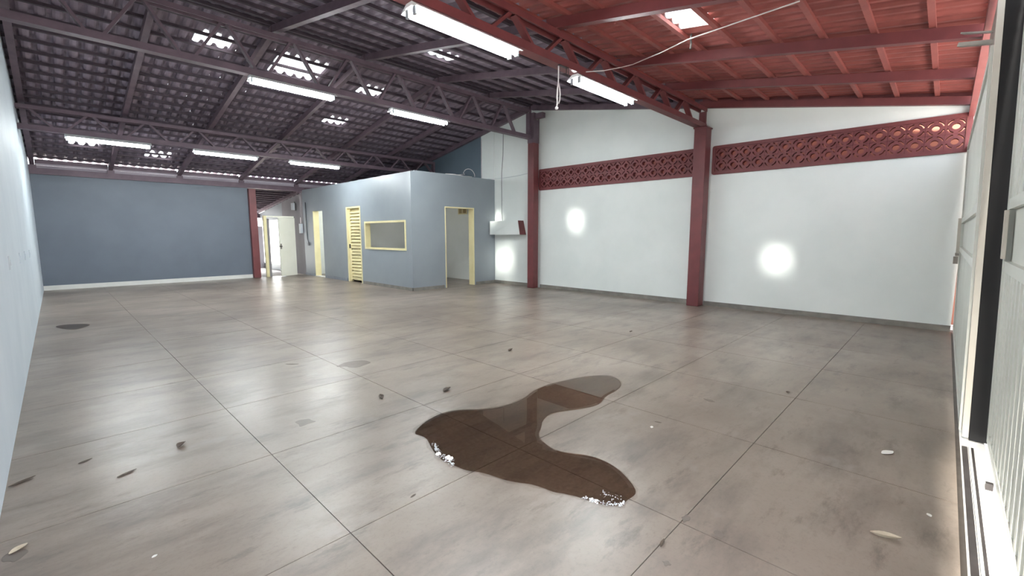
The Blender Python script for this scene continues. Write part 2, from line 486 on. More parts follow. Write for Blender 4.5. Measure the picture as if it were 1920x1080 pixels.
def roof_slope(name, label, course, sgn, yedges, matt, matb, glass, ncol, x0, zfun, slope_ang, bx0, bx1, inner_from=None):
    """course = tile length up the slope, yedges = uphill edge of each course (world y)"""
    root = thing(name, (4.4, yedges[0], zfun(yedges[0])), label, 'roof', kind='structure')
    L = (course + 0.05)
    vs, fs = tile_shape(L)
    tm = bpy.data.meshes.new('roof_tile'); tm.from_pydata(vs, [], fs); tm.materials.append(matt)
    tm2 = tm.copy(); tm2.name = 'roof_tile'; tm2.materials.clear(); tm2.materials.append(M['tile_dark'])
    inner = lambda y: inner_from is not None and y > inner_from
    gm = bpy.data.meshes.new('glass_tile'); gm.from_pydata(vs, [], fs); gm.materials.append(M['glass_tile'])
    rot = (-slope_ang, 0, 0 if sgn > 0 else math.pi)
    cells = []
    camp = Vector((0, 0, 1.4))
    cd = Vector((math.sin(R(45.853)), math.cos(R(45.853)), 0))
    for r_, y in enumerate(yedges):
        for c in range(ncol):
            x = x0 + PITCH * c
            p = Vector((x + 0.09, y + sgn * course / 2, zfun(y + sgn * course / 2)))
            d = p - camp
            fr = d.normalized()
            vis = cd.dot(Vector((fr.x, fr.y, 0)).normalized()) > math.cos(R(50)) and (d.z / max(0.01, cd.dot(d))) < 0.53
            cells.append((0 if vis else 1, d.length, x, y, r_, c))
    cells.sort()
    bigs = (G(), G())
    cr, sr = math.cos(slope_ang), math.sin(slope_ang)
    for i, (nv, dist, x, y, r_, c) in enumerate(cells):
        z = zfun(y) + rnd.uniform(-0.002, 0.003)
        xx = x if sgn > 0 else x + PITCH
        if (r_, c - 2) in glass:
            o = link_copy('glass_tile', gm, root, (xx, y, z), rot)
            o['label'] = 'clear glass roof tile letting daylight in'
        elif i < 294:
            link_copy('roof_tile', tm2 if inner(y) else tm, root, (xx + rnd.uniform(-0.003, 0.003), y, z), (rot[0], 0, rot[2] + rnd.uniform(-0.006, 0.006)))
        else:
            pts = []
            for vx, vy, vz in vs:
                yy, zz = vy * cr + vz * sr, -vy * sr + vz * cr
                if sgn < 0: vx, yy = -vx, -yy
                pts.append((xx + vx, y + yy, z + zz))
            bigs[1 if inner(y) else 0].add(pts, fs)
    for big, mm in zip(bigs, (matt, M['tile_dark'])):
        if not big.v: continue
        me = bpy.data.meshes.new('roof_tiles')
        o0 = root.location
        me.from_pydata([(a - o0.x, b - o0.y, c - o0.z) for a, b, c in big.v], [], big.f)
        me.materials.append(mm)
        o = bpy.data.objects.new('roof_tiles', me); COL.objects.link(o); o.parent = root; o['kind'] = 'stuff'
    # battens across the slope, under the upper end of each course
    for y in yedges:
        z = zfun(y)
        G().beam((bx0, y + sgn * 0.01, z - BATT / 2), (bx1, y + sgn * 0.01, z - BATT / 2), 0.05, BATT).build('batten', M['batten_dark'] if inner(y) else matb, root)
    return root

A1 = math.atan(0.177); A2 = math.atan(0.182)
# front slope: falls towards the gate (courses run downhill to -y)
yf = [0.27 + 0.44 * k for k in range(0, 9)]
ym = [0.27 + 0.44 * k for k in range(9, 18)] + [8.03]
glassf = {(5, 29), (5, 30), (5, 31)}
glassm = {(6, 29), (6, 30), (6, 31)}
front = roof_slope('ceiling_front', 'wine red painted clay tile roof over the front bay by the gate', 0.44, -1, yf, M['tile_red'], M['batten_red'], glassf, NCOL, X0, ztile, A1, -0.4, 9.15)
G().beam((-0.4, -0.13, ztile(-0.13) - BATT / 2), (9.15, -0.13, ztile(-0.13) - BATT / 2), 0.05, BATT).build('batten', M['batten_red'], front)
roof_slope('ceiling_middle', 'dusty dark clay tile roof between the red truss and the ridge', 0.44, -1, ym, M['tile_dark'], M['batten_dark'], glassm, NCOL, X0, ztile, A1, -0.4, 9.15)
# back slope: falls towards the back wall
yb = [8.08] + [8.44 + 0.36 * k for k in range(0, 22)]
glassb = set()
def gb(y, cs):
    r_ = min(range(len(yb)), key=lambda i: abs(yb[i] - y))
    for c in cs: glassb.add((r_, c))
gb(8.80, (19, 20, 21, 22, 23)); gb(9.16, (19, 20, 21, 22, 23))
gb(8.80, (12, 13, 14)); gb(9.16, (29, 30, 31)); gb(10.96, (29, 30, 31))
gb(14.92, (12, 13, 14)); gb(14.56, (4, 5, 6))
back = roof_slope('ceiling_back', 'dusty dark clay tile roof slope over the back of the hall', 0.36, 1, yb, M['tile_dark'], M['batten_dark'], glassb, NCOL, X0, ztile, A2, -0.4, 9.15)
# ridge capping
rm = G()
for k in range(6):
    a0, a1 = math.pi * k / 6, math.pi * (k + 1) / 6
    r0, r1 = 0.155, 0.170
    q = [(math.cos(a) * r, math.sin(a) * r * 0.6) for a, r in ((a0, r0), (a1, r0), (a1, r1), (a0, r1))]
    rm.prism(q, 'x', 0, 0.42)
rmesh = rm.mesh('ridge_tile', M['tile_dark'])
for k in range(24):
    link_copy('ridge_tile', rmesh, back, (-0.45 + 0.405 * k, RIDGE + 0.02, ztile(RIDGE) - 0.0))
# low roof over the passage behind the back wall
def zlow(y): return 2.99 - 0.125 * (y - 16.4)
yl = [16.42 + 0.36 * k for k in range(13)]
gl = set()
low = roof_slope('ceiling_passage', 'low purple brown tile roof over the back passage', 0.36, 1, yl, M['tile_dark'], M['batten_dark'], gl, 15, 4.2, zlow, math.atan(0.125), 4.0, 6.85)

# ------------------------------------------------------------------ columns
def column(x0, x1, y0, y1, z1, m, label, cap=True):
    t = thing('column', ((x0 + x1) / 2, (y0 + y1) / 2, 0), label, 'column')
    G().box(x0, x1, y0, y1, 0, z1).build('shaft', m, t, bevel=0.008)
    if cap:
        G().box(x0 - 0.015, x1 + 0.015, y0 - 0.015, y1 + 0.015, z1 - 0.02, z1).build('cap_plate', m, t)
    return t
column(8.72, 8.97, 3.39, 3.62, 3.42, M['red'], 'wine red steel column on the white wall between the two pierced bands')
c1 = column(8.72, 8.92, 7.70, 7.90, 3.72, M['red'], 'wine red steel column nearest the office, under the ridge', False)
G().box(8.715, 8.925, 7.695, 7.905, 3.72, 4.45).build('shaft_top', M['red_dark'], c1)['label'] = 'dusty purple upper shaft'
G().box(8.80, 8.84, 7.66, 7.70, 4.28, 4.42).build('bracket', M['steel'], c1)
G().box(8.74, 8.86, 7.44, 7.66, 4.30, 4.42).build('gutter_end', M['red_dark'], c1)
column(4.51, 4.715, 16.06, 16.26, 2.86, M['red'], 'wine red column at the end of the blue back wall', False)

# ------------------------------------------------------------------ roof trusses
def channel(gm, x0, x1, y, z0, z1, w, up):
    """open channel along x; up: open side upward"""
    gm.box(x0, x1, y - w / 2, y - w / 2 + 0.02, z0, z1)
    gm.box(x0, x1, y + w / 2 - 0.02, y + w / 2, z0, z1)
    if up: gm.box(x0, x1, y - w / 2 + 0.02, y + w / 2 - 0.02, z0, z0 + 0.015)
    else: gm.box(x0, x1, y - w / 2 + 0.02, y + w / 2 - 0.02, z1 - 0.015, z1)
def truss(y, zb, zt, x1, node0, step, m, label, w=0.14):
    t = thing('roof_truss', (4.4, y, zb), label, 'truss')
    b = G(); channel(b, -0.30, x1, y, zb, zb + 0.09, w, True); b.build('bottom_chord', m, t)
    b = G(); channel(b, -0.30, x1, y, zt - 0.07, zt, w, False); b.build('top_chord', m, t)
    k = math.ceil((-0.2 - node0) / step)
    x = node0 + k * step
    zt_, zb_ = zt - 0.045, zb + 0.04
    while x < x1 - 0.05:
        for s in (-1, 1):
            xe = x + s * (step / 2 - 0.06)
            if -0.25 < xe < x1:
                G().beam((x + s * 0.035, y, zt_), (xe, y, zb_), 0.085, 0.035, (0, 1, 0) if False else (1, 0, 0)).build('diagonal', m, t)
        x += step
    G().box(x1 - 0.06, x1, y - 0.06, y + 0.06, zb + 0.09, zt - 0.07).build('end_post', m, t)
    return t
truss(3.55, 3.42, 3.80, 8.95, 3.65, 0.875, M['red'], 'wine red steel lattice truss nearest the gate, above the nearer red column')
truss(7.85, 3.82, 4.52, 8.72, 2.03, 0.957, M['red_dark'], 'dark purple steel lattice truss under the ridge')
truss(12.3, 3.32, 3.76, 8.98, 4.22, 0.87, M['red_dark'], 'dark steel lattice truss farthest back, above the office')

# ------------------------------------------------------------------ rafters and beams
RX = [-0.17, 1.27, 2.77, 4.36, 6.03, 7.50, 8.955]
ordn = ['against the left wall', 'first from the left wall', 'second from the left wall', 'third from the left wall', 'second from the right wall', 'nearest the right wall', 'lying on top of the right wall']
def rafter(x, y0, y1, m, label, group, w=0.085):
    o = G().hexa([(x - w / 2, y0, zr(y0)), (x + w / 2, y0, zr(y0)), (x + w / 2, y1, zr(y1)), (x - w / 2, y1, zr(y1)),
                  (x - w / 2, y0, zr(y0) + RAFT - 0.008), (x + w / 2, y0, zr(y0) + RAFT - 0.008), (x + w / 2, y1, zr(y1) + RAFT - 0.008), (x - w / 2, y1, zr(y1) + RAFT - 0.008)]).build('rafter', m)
    tag(o, label, 'rafter', group)
for i, x in enumerate(RX):
    rafter(x, -0.16, 3.62, M['red'], 'wine red rafter of the front bay, ' + ordn[i], 'rafters of the front bay')
for i, x in enumerate(RX):
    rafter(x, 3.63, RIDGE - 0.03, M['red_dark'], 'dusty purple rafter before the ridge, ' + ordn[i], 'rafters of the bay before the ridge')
for i, x in enumerate(RX):
    w = 0.085
    y0, y1 = RIDGE + 0.03, 16.32
    G().hexa([(x - w / 2, y0, zr(y0)), (x + w / 2, y0, zr(y0)), (x + w / 2, y1, zr(y1)), (x - w / 2, y1, zr(y1)),
              (x - w / 2, y0, zr(y0) + RAFT - 0.008), (x + w / 2, y0, zr(y0) + RAFT - 0.008), (x + w / 2, y1, zr(y1) + RAFT - 0.008), (x - w / 2, y1, zr(y1) + RAFT - 0.008)])\
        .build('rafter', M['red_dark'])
    tag(bpy.context.scene.collection.objects[-1], 'dark purple rafter under the back roof slope, ' + ordn[i], 'rafter', 'rafters of the back roof slope')
tag(G().box(-0.40, 9.0, -0.15, -0.08, 3.02, zr(-0.15)).build('eave_beam', M['red']), 'wine red beam along the roof edge above the gate', 'beam')
g = G().box(XL1 - 0.1, 6.28, YB - 0.06, YB + 0.12, 2.88, 3.03)
for x in RX[:5]:
    g.box(x - 0.07, x + 0.07, YB - 0.04, YB + 0.02, 3.03, zr(YB + 0.02) - 0.002)
tag(g.build('wall_beam', M['red_dark']), 'dark beam lying along the top of the blue back wall', 'beam')
tag(G().box(6.30, 8.99, 16.14, 16.3, 2.94, 3.03).build('wall_plate', M['red_dark']), 'dark wall plate behind the office under the eave', 'beam')
for i, lb in enumerate(('leftmost', 'second from the left', 'third from the left', 'fourth from the left', 'above the far end of the office', 'last one, behind the office roof line')):
    a, b = RX[i] + 0.046, RX[i + 1] - 0.046
    e = thing('eave_board', ((a + b) / 2, YB + 0.06, 3.03), 'pale board closing the eave between rafters, ' + lb, 'board', 'eave boards')
    G().box(a, b, YB + 0.03, YB + 0.06, 3.03, 3.105).build('plank', M['board'], e)
    G().box(a, b, YB + 0.045, YB + 0.075, 3.11, 3.15).build('plank', M['board'], e)
    G().box(a, b, YB + 0.05, YB + 0.08, 3.152, 3.25).build('plank', M['red_dark'], e)['label'] = 'dusty purple upper plank'
# passage rafter
zl = lambda y: zlow(y) - BATT - 0.10
y0, y1 = 16.33, 20.9
G().hexa([(6.10, y0, zl(y0)), (6.19, y0, zl(y0)), (6.19, y1, zl(y1)), (6.10, y1, zl(y1)),
          (6.10, y0, zl(y0) + 0.1), (6.19, y0, zl(y0) + 0.1), (6.19, y1, zl(y1) + 0.1), (6.10, y1, zl(y1) + 0.1)]).build('rafter', M['red_dark'], low)
tag(G().box(4.1, 6.9, 20.85, 20.95, 2.10, 2.28).build('passage_beam', M['red_dark']), 'low dark beam at the far edge of the passage roof', 'beam')

# ------------------------------------------------------------------ passage behind the back wall
g = G().prism([(16.12, 0), (18.2, 0), (18.2, zl(18.2)), (16.12, zl(16.33) )], 'x', 6.20, 6.34)
tag(g.build('wall_passage', M['passage'], org=(6.2, 16.1, 0)), 'warm grey wall of the back passage behind the open door', 'wall', kind='structure')
g = G().prism([(18.2, 1.98), (20.85, 1.98), (20.85, zl(20.85)), (18.2, zl(18.2))], 'x', 6.22, 6.34).box(6.22, 6.34, 18.2, 20.85, 0, 0.22)
tag(G().prism([(16.37, 0), (20.85, 0), (20.85, zlow(20.85)), (16.37, zlow(16.37))], 'x', 4.22, 4.34).build('wall_passage_sun_block', M['passage']), 'unseen grey wall added to keep the sun out of the back passage', 'wall', kind='structure')  # out-of-view wall, added to block sun entering the passage from the side
tag(g.build('wall_passage_far', M['office'], org=(6.2, 18.2, 0)), 'pale grey far wall of the back passage under the low roof', 'wall', kind='structure')
tag(G().box(6.02, 6.21, 20.6, 20.75, 0, 1.75).build('wall_passage_end', M['passage']), 'low grey wall at the end of the back passage', 'wall', kind='structure')
tag(G().box(2, 14, 25, 25.2, 0.12, 3.2).build('wall_yard', M['outer']), 'bright white yard wall seen through the back doorway', 'wall', kind='structure')
d4 = thing('door_4', (5.4, 16.2, 0), 'pale steel door standing open in the back passage', 'door', kind='structure')
G().box(4.90, 4.99, 16.10, 16.19, 0, 2.02).build('door_post', M['cream'], d4)
G().box(4.99, 5.86, 16.12, 16.17, 1.97, 2.02).build('door_head', M['cream_pale'], d4)
G().box(5.02, 5.10, 16.22, 16.28, 0, 1.93).build('door_jamb', M['passage'], d4)
hx, hy, ax, ay = 5.86, 16.10, 5.28, 15.90
dv = (Vector((ax, ay, 0)) - Vector((hx, hy, 0)))
leaf = G().beam(Vector((hx, hy, 0.99)), Vector((ax, ay, 0.99)), 0.035, 1.94).build('door_leaf', M['cream_pale'], d4)
h = Vector((hx, hy, 0)) + dv * 0.93
G().box(h.x - 0.05, h.x + 0.03, h.y - 0.07, h.y - 0.02, 1.0, 1.03).build('handle', M['dark_steel'], leaf)
G().box(h.x - 0.02, h.x + 0.02, h.y - 0.045, h.y - 0.015, 0.93, 1.1).build('lock_plate', M['steel'], leaf)
t = thing('meter_box', (6.17, 16.9, 2.05), 'small pale meter box high on the passage wall', 'box')
G().box(6.10, 6.20, 16.78, 16.98, 2.28, 2.52).build('case', M['plastic'], t)
G().tube([(6.15, 16.76, 2.55), (6.15, 16.70, 2.5), (6.15, 16.70, 2.25)], 0.02).build('conduit', M['dark_steel'], t)
t = thing('electric_box', (6.17, 16.35, 1.4), 'small pale fitting on the passage wall beside the open door', 'fitting')  # small electric box on the wall, not a light source
G().box(6.12, 6.20, 16.26, 16.40, 1.45, 1.78).build('case', M['plastic'], t)
G().tube([(6.16, 16.33, 1.8), (6.16, 16.33, 2.0)], 0.012).build('conduit', M['cable_white'], t)

# ------------------------------------------------------------------ pierced block bands
def block_mesh(w, h):
    """one pierced block in the yz plane: round hole and four curved slots"""
    cu = bpy.data.curves.new('block', 'CURVE'); cu.dimensions = '2D'; cu.fill_mode = 'BOTH'
    def poly(pts):
        s = cu.splines.new('POLY'); s.points.add(len(pts) - 1); s.use_cyclic_u = True
        for p, q in zip(s.points, pts): p.co = (q[0], q[1], 0, 1)
    poly([(-w / 2, -h / 2), (w / 2, -h / 2), (w / 2, h / 2), (-w / 2, h / 2)])
    poly([(0.044 * math.cos(a), 0.044 * math.sin(a)) for a in [2 * math.pi * k / 12 for k in range(12)]])
    for q in range(4):
        c = math.pi / 4 + q * math.pi / 2
        inn = [(0.081 * math.cos(c + R(d)), 0.081 * math.sin(c + R(d))) for d in (-30, -15, 0, 15, 30)]
        out = [(0.100 * math.cos(c + R(d)), 0.100 * math.sin(c + R(d))) for d in (28, 14, 0, -14, -28)]
        poly(inn + out)
    cu.extrude = 0.05
    o = bpy.data.objects.new('tmp', cu); COL.objects.link(o)
    dg = bpy.context.evaluated_depsgraph_get()
    me = bpy.data.meshes.new_from_object(o.evaluated_get(dg))
    bpy.data.objects.remove(o); bpy.data.curves.remove(cu)
    me.name = 'pierced_block'
    me.transform(Matrix(((0, 0, 1, 0), (1, 0, 0, 0), (0, 1, 0, 0), (0, 0, 0, 1))))
    me.materials.clear(); me.materials.append(M['cobogo'])
    return me
FR = 0.045
def band(y0, y1, label, left_round, right_round):
    t = thing('pierced_block_band', (XW, (y0 + y1) / 2, BZ0), label, 'block band', 'pierced block bands')
    # border, a rounded outline ring standing proud of the wall
    def rr(a, b, c, d, r):
        p = []
        for cx, cz, s in ((b - r, c + r, -90), (b - r, d - r, 0), (a + r, d - r, 90), (a + r, c + r, 180)):
            for k in range(5):
                an = R(s + 90 * k / 4); p.append((cx + r * math.cos(an), cz + r * math.sin(an)))
        return p
    ou = rr(y0 - 0.012, y1 + 0.012, BZ0 - 0.012, BZ1 + 0.012, 0.04); inn = rr(y0 + FR, y1 - FR, BZ0 + FR, BZ1 - FR, 0.006)
    gm = G(); n = len(ou)
    vs = [(XW - 0.035, *p) for p in ou] + [(XW - 0.035, *p) for p in inn] + [(XW - 0.002, *p) for p in ou] + [(XW - 0.002, *p) for p in inn]
    fs = []
    for i in range(n):
        j = (i + 1) % n
        fs += [(i, j, n + j, n + i), (2 * n + i, 3 * n + i, 3 * n + j, 2 * n + j), (i, 2 * n + i, 2 * n + j, j), (n + i, n + j, 3 * n + j, 3 * n + i)]
    gm.add(vs, fs); gm.build('border', M['cobogo'], t)
    L = y1 - y0 - 2 * FR; H = BZ1 - BZ0 - 2 * FR
    nc = round(L / 0.215); w = L / nc; hh = H / 2
    me = block_mesh(w - 0.002, hh - 0.002)
    for c in range(nc):
        for r_ in range(2):
            link_copy('pierced_block', me, t, (XW + 0.035, y0 + FR + w * (c + 0.5), BZ0 + FR + hh * (r_ + 0.5)))
    return t
band(B1[0], B1[1], 'wine red pierced block band between the two red columns', True, False)
band(B2[0], B2[1], 'wine red pierced block band between the gate and the nearer column', True, False)
tag(G().box(9.7, 9.85, -1.5, 17, 0, 5.6).build('wall_neighbour', M['neighbour']), 'terracotta neighbouring wall glimpsed through the pierced blocks', 'wall', kind='structure')

# ------------------------------------------------------------------ doors and windows of the office
d1 = thing('door_1', (XO, 12.4, 0), 'cream slatted steel door in the office wall', 'door', kind='structure')
y0, y1, zt_ = D2
G().box(XO - 0.01, XO + 0.12, y0, y0 + 0.05, 0, zt_).build('door_jamb', M['cream'], d1)
G().box(XO - 0.01, XO + 0.12, y1 - 0.07, y1, 0, zt_).build('door_jamb', M['cream'], d1)
G().box(XO - 0.01, XO + 0.12, y0 + 0.05, y1 - 0.07, zt_ - 0.05, zt_).build('door_head', M['cream'], d1)
lf = G().box(XO + 0.09, XO + 0.10, y0 + 0.055, y1 - 0.075, 0.05, zt_ - 0.055)
lf.box(XO + 0.04, XO + 0.1, y0 + 0.055, y0 + 0.10, 0.05, zt_ - 0.055).box(XO + 0.04, XO + 0.1, y1 - 0.16, y1 - 0.075, 0.05, zt_ - 0.055)
lf = lf.build('door_leaf', M['cream'], d1)
nsl = 22
for k in range(nsl):
    z = 0.08 + (zt_ - 0.17) * k / nsl
    hz = (zt_ - 0.17) / nsl
    G().hexa([(XO + 0.03, y0 + 0.10, z), (XO + 0.042, y0 + 0.10, z), (XO + 0.042, y1 - 0.16, z), (XO + 0.03, y1 - 0.16, z),
              (XO + 0.078, y0 + 0.10, z + hz * 0.8), (XO + 0.088, y0 + 0.10, z + hz * 0.8), (XO + 0.088, y1 - 0.16, z + hz * 0.8), (XO + 0.078, y1 - 0.16, z + hz * 0.8)]).build('slat', M['cream'], lf)
G().box(XO + 0.0, XO + 0.04, y1 - 0.135, y1 - 0.115, 1.0, 1.12).build('handle', M['dark_steel'], lf)

d2 = thing('door_2', (XO, 14.9, 0), 'narrow open washroom doorway with a cream jamb', 'door', kind='structure')
y0, y1, zt_ = D1
G().box(XO - 0.005, XO + TO, y1 - 0.035, y1, 0, zt_).build('door_jamb', M['cream'], d2)
G().box(XO + 0.02, XO + TO, y0, y0 + 0.02, 0, zt_).build('door_jamb', M['cream'], d2)
G().box(XO + TO, XO + TO + 0.05, y1 - 0.035, y1, 0, zt_).build('door_stop', M['cream'], d2)
G().box(XO - 0.02, XO + TO, y0, y1, 0.0, 0.02).build('door_sill', M['base_white'], d2)

d3 = thing('door_3', (7.7, YO, 0), 'open office doorway with a thin cream frame', 'door', kind='structure')
x0, x1, zt_ = D3
G().box(x0, x0 + 0.022, YO - 0.012, YO + TO, 0, zt_).build('door_jamb', M['cream'], d3)
G().box(x1 - 0.03, x1, YO - 0.012, YO + TO + 0.06, 0, zt_).build('door_jamb', M['cream'], d3)
G().box(x0 + 0.022, x1 - 0.03, YO - 0.012, YO + TO, zt_ - 0.03, zt_).build('door_head', M['cream'], d3)

w1 = thing('window_1', (XO, 10.7, W1[2]), 'wide cream framed window opening in the office wall', 'window', kind='structure')
y0, y1, z0, z1 = W1
fw = 0.05
G().box(XO - 0.02, XO + TO, y0, y1, z1 - fw, z1).build('window_frame', M['cream'], w1)
G().box(XO - 0.02, XO + TO, y0, y1, z0, z0 + fw).build('window_sill', M['cream'], w1)
G().box(XO - 0.02, XO + TO, y0, y0 + 0.04, z0 + fw, z1 - fw).build('window_frame', M['cream'], w1)
G().box(XO - 0.02, XO + TO, y1 - 0.06, y1, z0 + fw, z1 - fw).build('window_frame', M['cream'], w1)
w2 = thing('window_2', (XW, 10.87, 2.03), 'small high bright window inside the office', 'window', kind='structure')
for b in ((10.66, 10.70, 2.03, 2.24), (11.04, 11.08, 2.03, 2.24), (10.70, 11.04, 2.03, 2.06), (10.70, 11.04, 2.21, 2.24), (10.86, 10.88, 2.06, 2.21)):
    G().box(XW - 0.02, XW + 0.1, *b).build('window_frame', M['cream'], w2)

# ------------------------------------------------------------------ wall box beside the office
t = thing('wall_box', (8.89, 8.86, 1.4), 'white box mounted on the wall beside the office, with a wine red end', 'wall box')
G().hexa([(8.76, 8.22, 1.40), (8.99, 8.22, 1.40), (8.99, 9.41, 1.40), (8.78, 9.41, 1.40),
          (8.79, 8.32, 1.78), (8.99, 8.32, 1.78), (8.99, 9.41, 1.78), (8.78, 9.41, 1.78)]).build('body', M['white'], t)
G().hexa([(8.765, 8.195, 1.40), (8.99, 8.195, 1.40), (8.99, 8.216, 1.40), (8.765, 8.216, 1.40),
          (8.795, 8.295, 1.78), (8.99, 8.295, 1.78), (8.99, 8.316, 1.78), (8.795, 8.316, 1.78)]).build('end_panel', M['red'], t)['label'] = 'wine red end panel'

# ------------------------------------------------------------------ fluorescent lamps
def lamp(xa, xb, y, ztop, label):
    t = thing('fluorescent_lamp', ((xa + xb) / 2, y, ztop - 0.12), label, 'lamp', 'fluorescent lamps under the trusses')
    # folded housing: ridge with two sloped reflector wings
    prof = [(-0.045, 0.0), (0.045, 0.0), (0.125, -0.055), (0.125, -0.062), (0.04, -0.035), (-0.04, -0.035), (-0.125, -0.062), (-0.125, -0.055)]
    G().prism([(y + p[0], ztop + p[1]) for p in prof], 'x', xa, xb).build('housing', M['lamp_white'], t)
    for s in (-1, 1):
        G().tube([(xa + 0.035, y + s * 0.055, ztop - 0.085), (xb - 0.035, y + s * 0.055, ztop - 0.085)], 0.019, 10).build('tube', M['tube'], t, smooth=False)
        for x in (xa + 0.012, xb - 0.038):
            G().box(x, x + 0.022, y + s * 0.055 - 0.02, y + s * 0.055 + 0.02, ztop - 0.11, ztop - 0.04).build('lamp_holder', M['cap'], t)
lamp(2.36, 3.70, 3.55, 3.42, 'fluorescent lamp largest and nearest, at the top centre')
lamp(4.80, 6.18, 3.55, 3.42, 'fluorescent lamp on the red truss, to the right of the hanging cord')
lamp(2.32, 3.64, 7.85, 3.82, 'fluorescent lamp under the ridge truss, in front of the biggest skylight')
lamp(4.75, 6.08, 7.85, 3.82, 'fluorescent lamp under the ridge truss, the right one of its pair')
lamp(0.35, 1.65, 12.3, 3.32, 'fluorescent lamp farthest left, near the left wall')
lamp(2.40, 3.70, 12.3, 3.32, 'fluorescent lamp in the middle of the farthest row')
lamp(4.46, 5.76, 12.3, 3.32, 'fluorescent lamp farthest back, beside the office wall')

# ------------------------------------------------------------------ steel gate
LEAN = 0.028
def ribbed(gm, x0, x1, y, z0, z1, pitch=0.085, depth=0.014, thick=0.004):
    """corrugated sheet, ribs upright; inner face towards +y"""
    xs_, x = [], x0
    k = 0
    while x < x1 - 1e-4:
        for dx, dy in ((0, 0), (0.45, 0), (0.55, depth), (0.9, depth)):
            xx = x + dx * pitch
            if xx < x1: xs_.append((xx, dy))
        x += pitch
    xs_.append((x1, 0))
    n = len(xs_)
    vs = []
    for z in (z0, z1):
        for t in (0, -thick):
            vs += [(a, y + b + t + LEAN * z, z) for a, b in xs_]
    fs = []
    for i in range(n - 1):
        fs += [(i, i + 1, 2 * n + i + 1, 2 * n + i), (n + i, 3 * n + i, 3 * n + i + 1, n + i + 1), (i, n + i, n + i + 1, i + 1), (2 * n + i, 2 * n + i + 1, 3 * n + i + 1, 3 * n + i)]
    return gm.add(vs, fs)
def lbox(gm, x0, x1, y0, y1, z0, z1):
    return gm.hexa([(x0, y0 + LEAN * z0, z0), (x1, y0 + LEAN * z0, z0), (x1, y1 + LEAN * z0, z0), (x0, y1 + LEAN * z0, z0),
                    (x0, y0 + LEAN * z1, z1), (x1, y0 + LEAN * z1, z1), (x1, y1 + LEAN * z1, z1), (x0, y1 + LEAN * z1, z1)])
def gate_leaf(x0, x1, y, zt_, label, zb=0.03, pitch=0.085, depth=0.014):
    t = thing('gate_leaf', ((x0 + x1) / 2, y, 0), label, 'gate')
    G_ = lambda *b: lbox(G(), *b)
    G_(x0, x0 + 0.07, y - 0.03, y + 0.03, zb, zt_).build('stile', M['gate'], t)
    G_(x1 - 0.07, x1, y - 0.03, y + 0.03, zb, zt_).build('stile', M['gate'], t)
    for za, zz in ((zb, zb + 0.06), (1.17, 1.235), (1.555, 1.62), (zt_ - 0.06, zt_)):
        G_(x0 + 0.07, x1 - 0.07, y - 0.03, y + 0.028, za, zz).build('rail', M['gate'], t)
    ribbed(G(), x0 + 0.07, x1 - 0.07, y, zb + 0.06, 1.17, pitch, depth).build('ribbed_panel', M['gate'], t)
    ribbed(G(), x0 + 0.07, x1 - 0.07, y, 1.62, zt_ - 0.06, pitch, depth).build('ribbed_panel', M['gate'], t)
    G_(x0 + 0.07, x1 - 0.07, y - 0.006, y, 1.235, 1.555).build('smooth_panel', M['gate'], t)
    return t
ga = gate_leaf(4.36, 8.97, -0.205, 2.62, 'far ribbed steel gate leaf, closed between the white wall and the gate post')
lbox(G(), 8.60, 8.63, -0.172, -0.14, 1.10, 1.62).build('latch_bar', M['gate_frame'], ga)
lbox(G(), 8.45, 8.80, -0.172, -0.135, 1.12, 1.15).build('slide_bolt', M['steel'], ga)
lbox(G(), 8.66, 8.72, -0.168, -0.12, 1.00, 1.10).build('padlock', M['steel'], ga)
gb_ = gate_leaf(1.75, 4.24, -0.335, 2.95, 'near ribbed steel gate leaf at the right edge, above the bright threshold', 0.03, 0.15, 0.024)
lbox(G(), 4.10, 4.18, -0.307, -0.29, 1.25, 1.55).build('lock_box', M['gate_frame'], gb_)
# post between the leaves
t = thing('gate_post', (4.31, -0.2, 0), 'tall beige gate post with a black strip between the two gate leaves', 'post')
lbox(G(), 4.275, 4.345, -0.222, -0.19, 0.02, 3.02).build('post', M['gate_frame'], t)
lbox(G(), 4.275, 4.345, -0.365, -0.224, 0.0, 3.02).build('black_strip', M['black'], t)['label'] = 'black strip'
t = thing('gate_stop', (5.0, -0.1, 2.8), 'grey double arm steel bracket sticking out at the top of the gate post', 'bracket')
G().beam((4.9, -0.14, 2.86), (5.0, 0.04, 2.93), 0.05, 0.012).build('arm', M['steel'], t)
G().beam((4.9, -0.14, 2.79), (5.0, 0.05, 2.85), 0.05, 0.03).build('arm', M['steel'], t)
lbox(G(), 4.36, 5.4, -0.215, -0.20, 2.62, 2.98).build('mount_plate', M['steel'], t)
# track in the floor
t = thing('gate_track', (3.2, -0.2, 0), 'white steel gate track with dark edges let into the threshold', 'track')
G().box(1.0, 4.12, -0.228, -0.218, -0.01, 0.012).build('rail', M['base_white'], t)
G().box(1.0, 4.12, -0.214, -0.188, -0.01, 0.002).build('slot', M['dark_steel'], t)
G().box(1.0, 4.12, -0.243, -0.232, -0.01, 0.002).build('slot', M['dark_steel'], t)
tag(G().box(3.50, 3.53, -0.30, -0.27, -0.008, 0.03).build('drop_bolt', M['dark_steel']), 'small dark drop bolt standing on the bright threshold', 'bolt')

